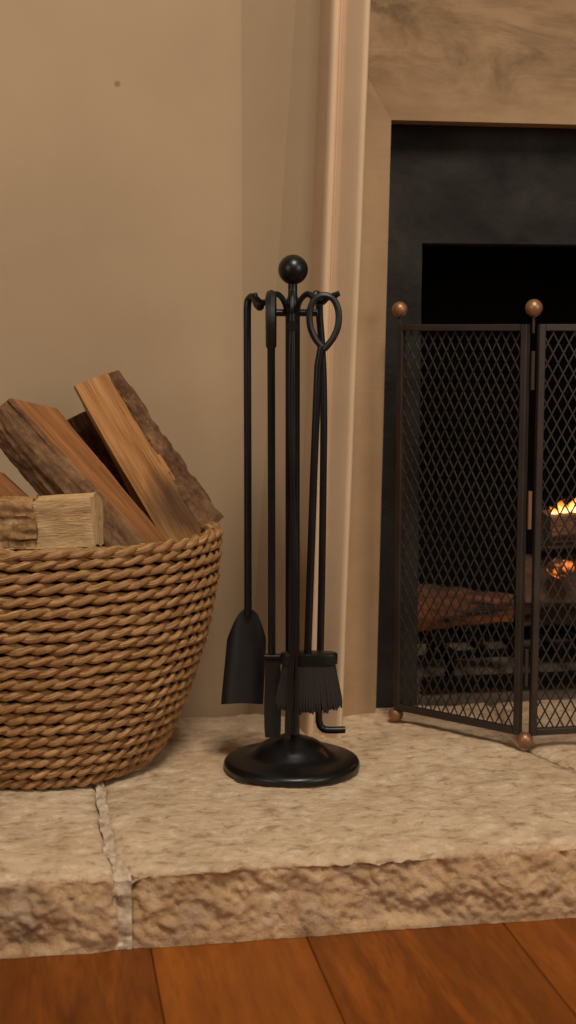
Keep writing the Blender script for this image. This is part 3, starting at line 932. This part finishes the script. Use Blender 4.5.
# sliver at the frame edge
loft_log('split_log', V(-.062, 1.955, .378), V(.010, 1.92, .310), CAMD,
         [(.016, .016), (-.018, .014), (-.020, -.014), (.016, -.016)], [(.016, .016), (-.018, .014), (-.020, -.014), (.016, -.016)],
         (2, 3), M['wood_red'], M['bark'], 'brown split log poking out at the far left, behind the short pale one', group='split logs in the basket', seed=12.5, bark_t=.002)

# ------------------------------------------------------------------ fire
gr = empty('fire_grate', (FX, 2.33, 0), 'low black iron grate holding the burning logs', 'grate')
mb = MB(); bar(mb, V(.60, 2.205, .012), V(2 * FX - .60, 2.205, .012), .016, .020); mb.build('front_rail', M['soot'], gr, smooth=False)
mb = MB(); bar(mb, V(.62, 2.25, .048), V(2 * FX - .62, 2.25, .048), .012, .012); bar(mb, V(.66, 2.44, .048), V(2 * FX - .66, 2.44, .048), .012, .012); mb.build('cross_rail', M['soot'], gr, smooth=False)
for i in range(11):
    x = .65 + i * .06
    mb = MB(); bar(mb, V(x, 2.205, .060), V(x, 2.46, .060), .012, .012); mb.build('grate_bar', M['soot'], gr, smooth=False)
for x, y in ((.66, 2.25), (2 * FX - .66, 2.25), (.68, 2.44), (2 * FX - .68, 2.44)):
    mb = MB(); bar(mb, V(x, y, 0), V(x, y, .043), .014, .014, (0, 1, 0)); mb.build('leg', M['soot'], gr, smooth=False)
hexs = lambda r, k=1: [(r * math.cos(a), r * .85 * math.sin(a) * k) for a in [2 * PI * i / 7 for i in range(7)]]
loft_log('burning_log', V(.635, 2.36, .104), V(.785, 2.30, .106), CAMD, hexs(.040), [(c[0] * .6 + .004, c[1] * .6) for c in hexs(.034)], None, M['glow'], None, 'charred log glowing orange, low at the left end of the fire', 'log', 'burning logs', seed=21, rough=.008)
loft_log('burning_log', V(.838, 2.31, .243), V(1.05, 2.36, .243), CAMD, hexs(.034), hexs(.038), None, M['char'], None, 'ashy pale log under the flame, upper one in the grate', 'log', 'burning logs', seed=24, rough=.007)
loft_log('burning_log', V(.815, 2.36, .128), V(1.12, 2.32, .130), CAMD, hexs(.064), hexs(.066), None, M['char'], None, 'blackened log low in the grate, right of the orange one', 'log', 'burning logs', seed=27, rough=.008)
def flame_mesh(c, h, w, seed):
    mb = MB(); P = []; n = 14
    for i in range(n + 1):
        q = i / n
        r = w * (math.sin(PI * min(1, q * .75 + .2)) ** 1.2) * (1 - q) ** .55 + .0004
        off = V(.012 * math.sin(q * 5 + seed), .008 * math.cos(q * 4 + seed), 0) * q
        P.append([Vector(c) + off + V(r * math.cos(2 * PI * k / 16) * (1 + .25 * fbm((k * .5, q * 3, seed), 1, 2)), .55 * r * math.sin(2 * PI * k / 16), h * q) for k in range(16)])
    grid(mb, P, closed_v=True); return mb
fr = empty('fire_flames', (.86, 2.31, .272), 'small orange flames licking up over the upper burning log', 'flames')
for c, h, w, sd in (((.855, 2.30, .272), .014, .011, .4), ((.874, 2.305, .273), .024, .013, 1.7), ((.900, 2.31, .273), .032, .016, 3.1), ((.935, 2.315, .274), .04, .018, 4.4), ((.975, 2.33, .274), .035, .018, 5.2)):
    flame_mesh(c, h, w, sd).build('flame_tongue', M['flame'], fr)
def lump(c, r, seed):
    mb = MB(); P = []
    for i in range(11):
        a = PI * i / 10
        P.append([Vector(c) + V(math.sin(a) * math.cos(2 * PI * k / 14) * 1.2, math.sin(a) * math.sin(2 * PI * k / 14), -math.cos(a) * .8) * r * (1 + .35 * fbm((math.cos(k * .45) * 1.5 + seed, math.sin(k * .45) * 1.5, i * .4), 1, 3)) for k in range(14)])
    grid(mb, P, closed_v=True); return mb
tag(lump((.857, 2.278, .183), .019, 2.0).build('ember', M['ember'], loc=(.857, 2.278, .183)), 'glowing orange ember lump between the upper log and the blackened one', 'ember')

# ------------------------------------------------------------------ light and camera
def area(name, loc, target, size, energy, color, sy=None):
    l = bpy.data.lights.new(name, 'AREA'); l.energy = energy; l.color = color
    l.shape = 'RECTANGLE'; l.size = size; l.size_y = sy or size
    o = bpy.data.objects.new(name, l); COL.objects.link(o); o.location = loc
    o.rotation_euler = (Vector(target) - Vector(loc)).to_track_quat('-Z', 'Y').to_euler()
    return o
area('ceiling_lamp', (.42, .1, 3.0), (.35, 1.95, .1), .8, 68, (1.0, .92, .81))
area('window_left', (-2.2, -.3, 1.35), (.3, 2.0, .3), 1.0, 14, (1.0, .94, .85), 1.3)
area('window_right', (2.3, -.9, 1.5), (.4, 1.95, .3), 1.1, 25, (1.0, .93, .83), 1.4)
def point(name, loc, e, col, r):
    l = bpy.data.lights.new(name, 'POINT'); l.energy = e; l.color = col; l.shadow_soft_size = r
    o = bpy.data.objects.new(name, l); COL.objects.link(o); o.location = loc
point('fire_glow', (.86, 2.25, .33), .30, (1.0, .36, .10), .03)

W = bpy.data.worlds.new('World'); S.world = W; W.use_nodes = True
bg = W.node_tree.nodes['Background']; bg.inputs['Color'].default_value = (1.0, .90, .76, 1); bg.inputs['Strength'].default_value = .10

cam = bpy.data.cameras.new('Camera'); co = bpy.data.objects.new('Camera', cam); COL.objects.link(co)
co.location = (0, 0, .58)
psi, pit = math.radians(9.8), math.radians(7.2)
fwd = V(math.sin(psi) * math.cos(pit), math.cos(psi) * math.cos(pit), -math.sin(pit))
co.rotation_euler = fwd.to_track_quat('-Z', 'Y').to_euler()
cam.sensor_fit = 'VERTICAL'; cam.sensor_height = 36; cam.lens = 36 * 1440 / 1024
cam.clip_start = .01
cam.dof.use_dof = True; cam.dof.focus_distance = 1.86; cam.dof.aperture_fstop = 5
S.camera = co
vs = S.view_settings
S.display_settings.display_device = 'sRGB'
vs.view_transform = 'Standard'; vs.look = 'None'; vs.gamma = 1; vs.exposure = 0.0; vs.use_curve_mapping = False
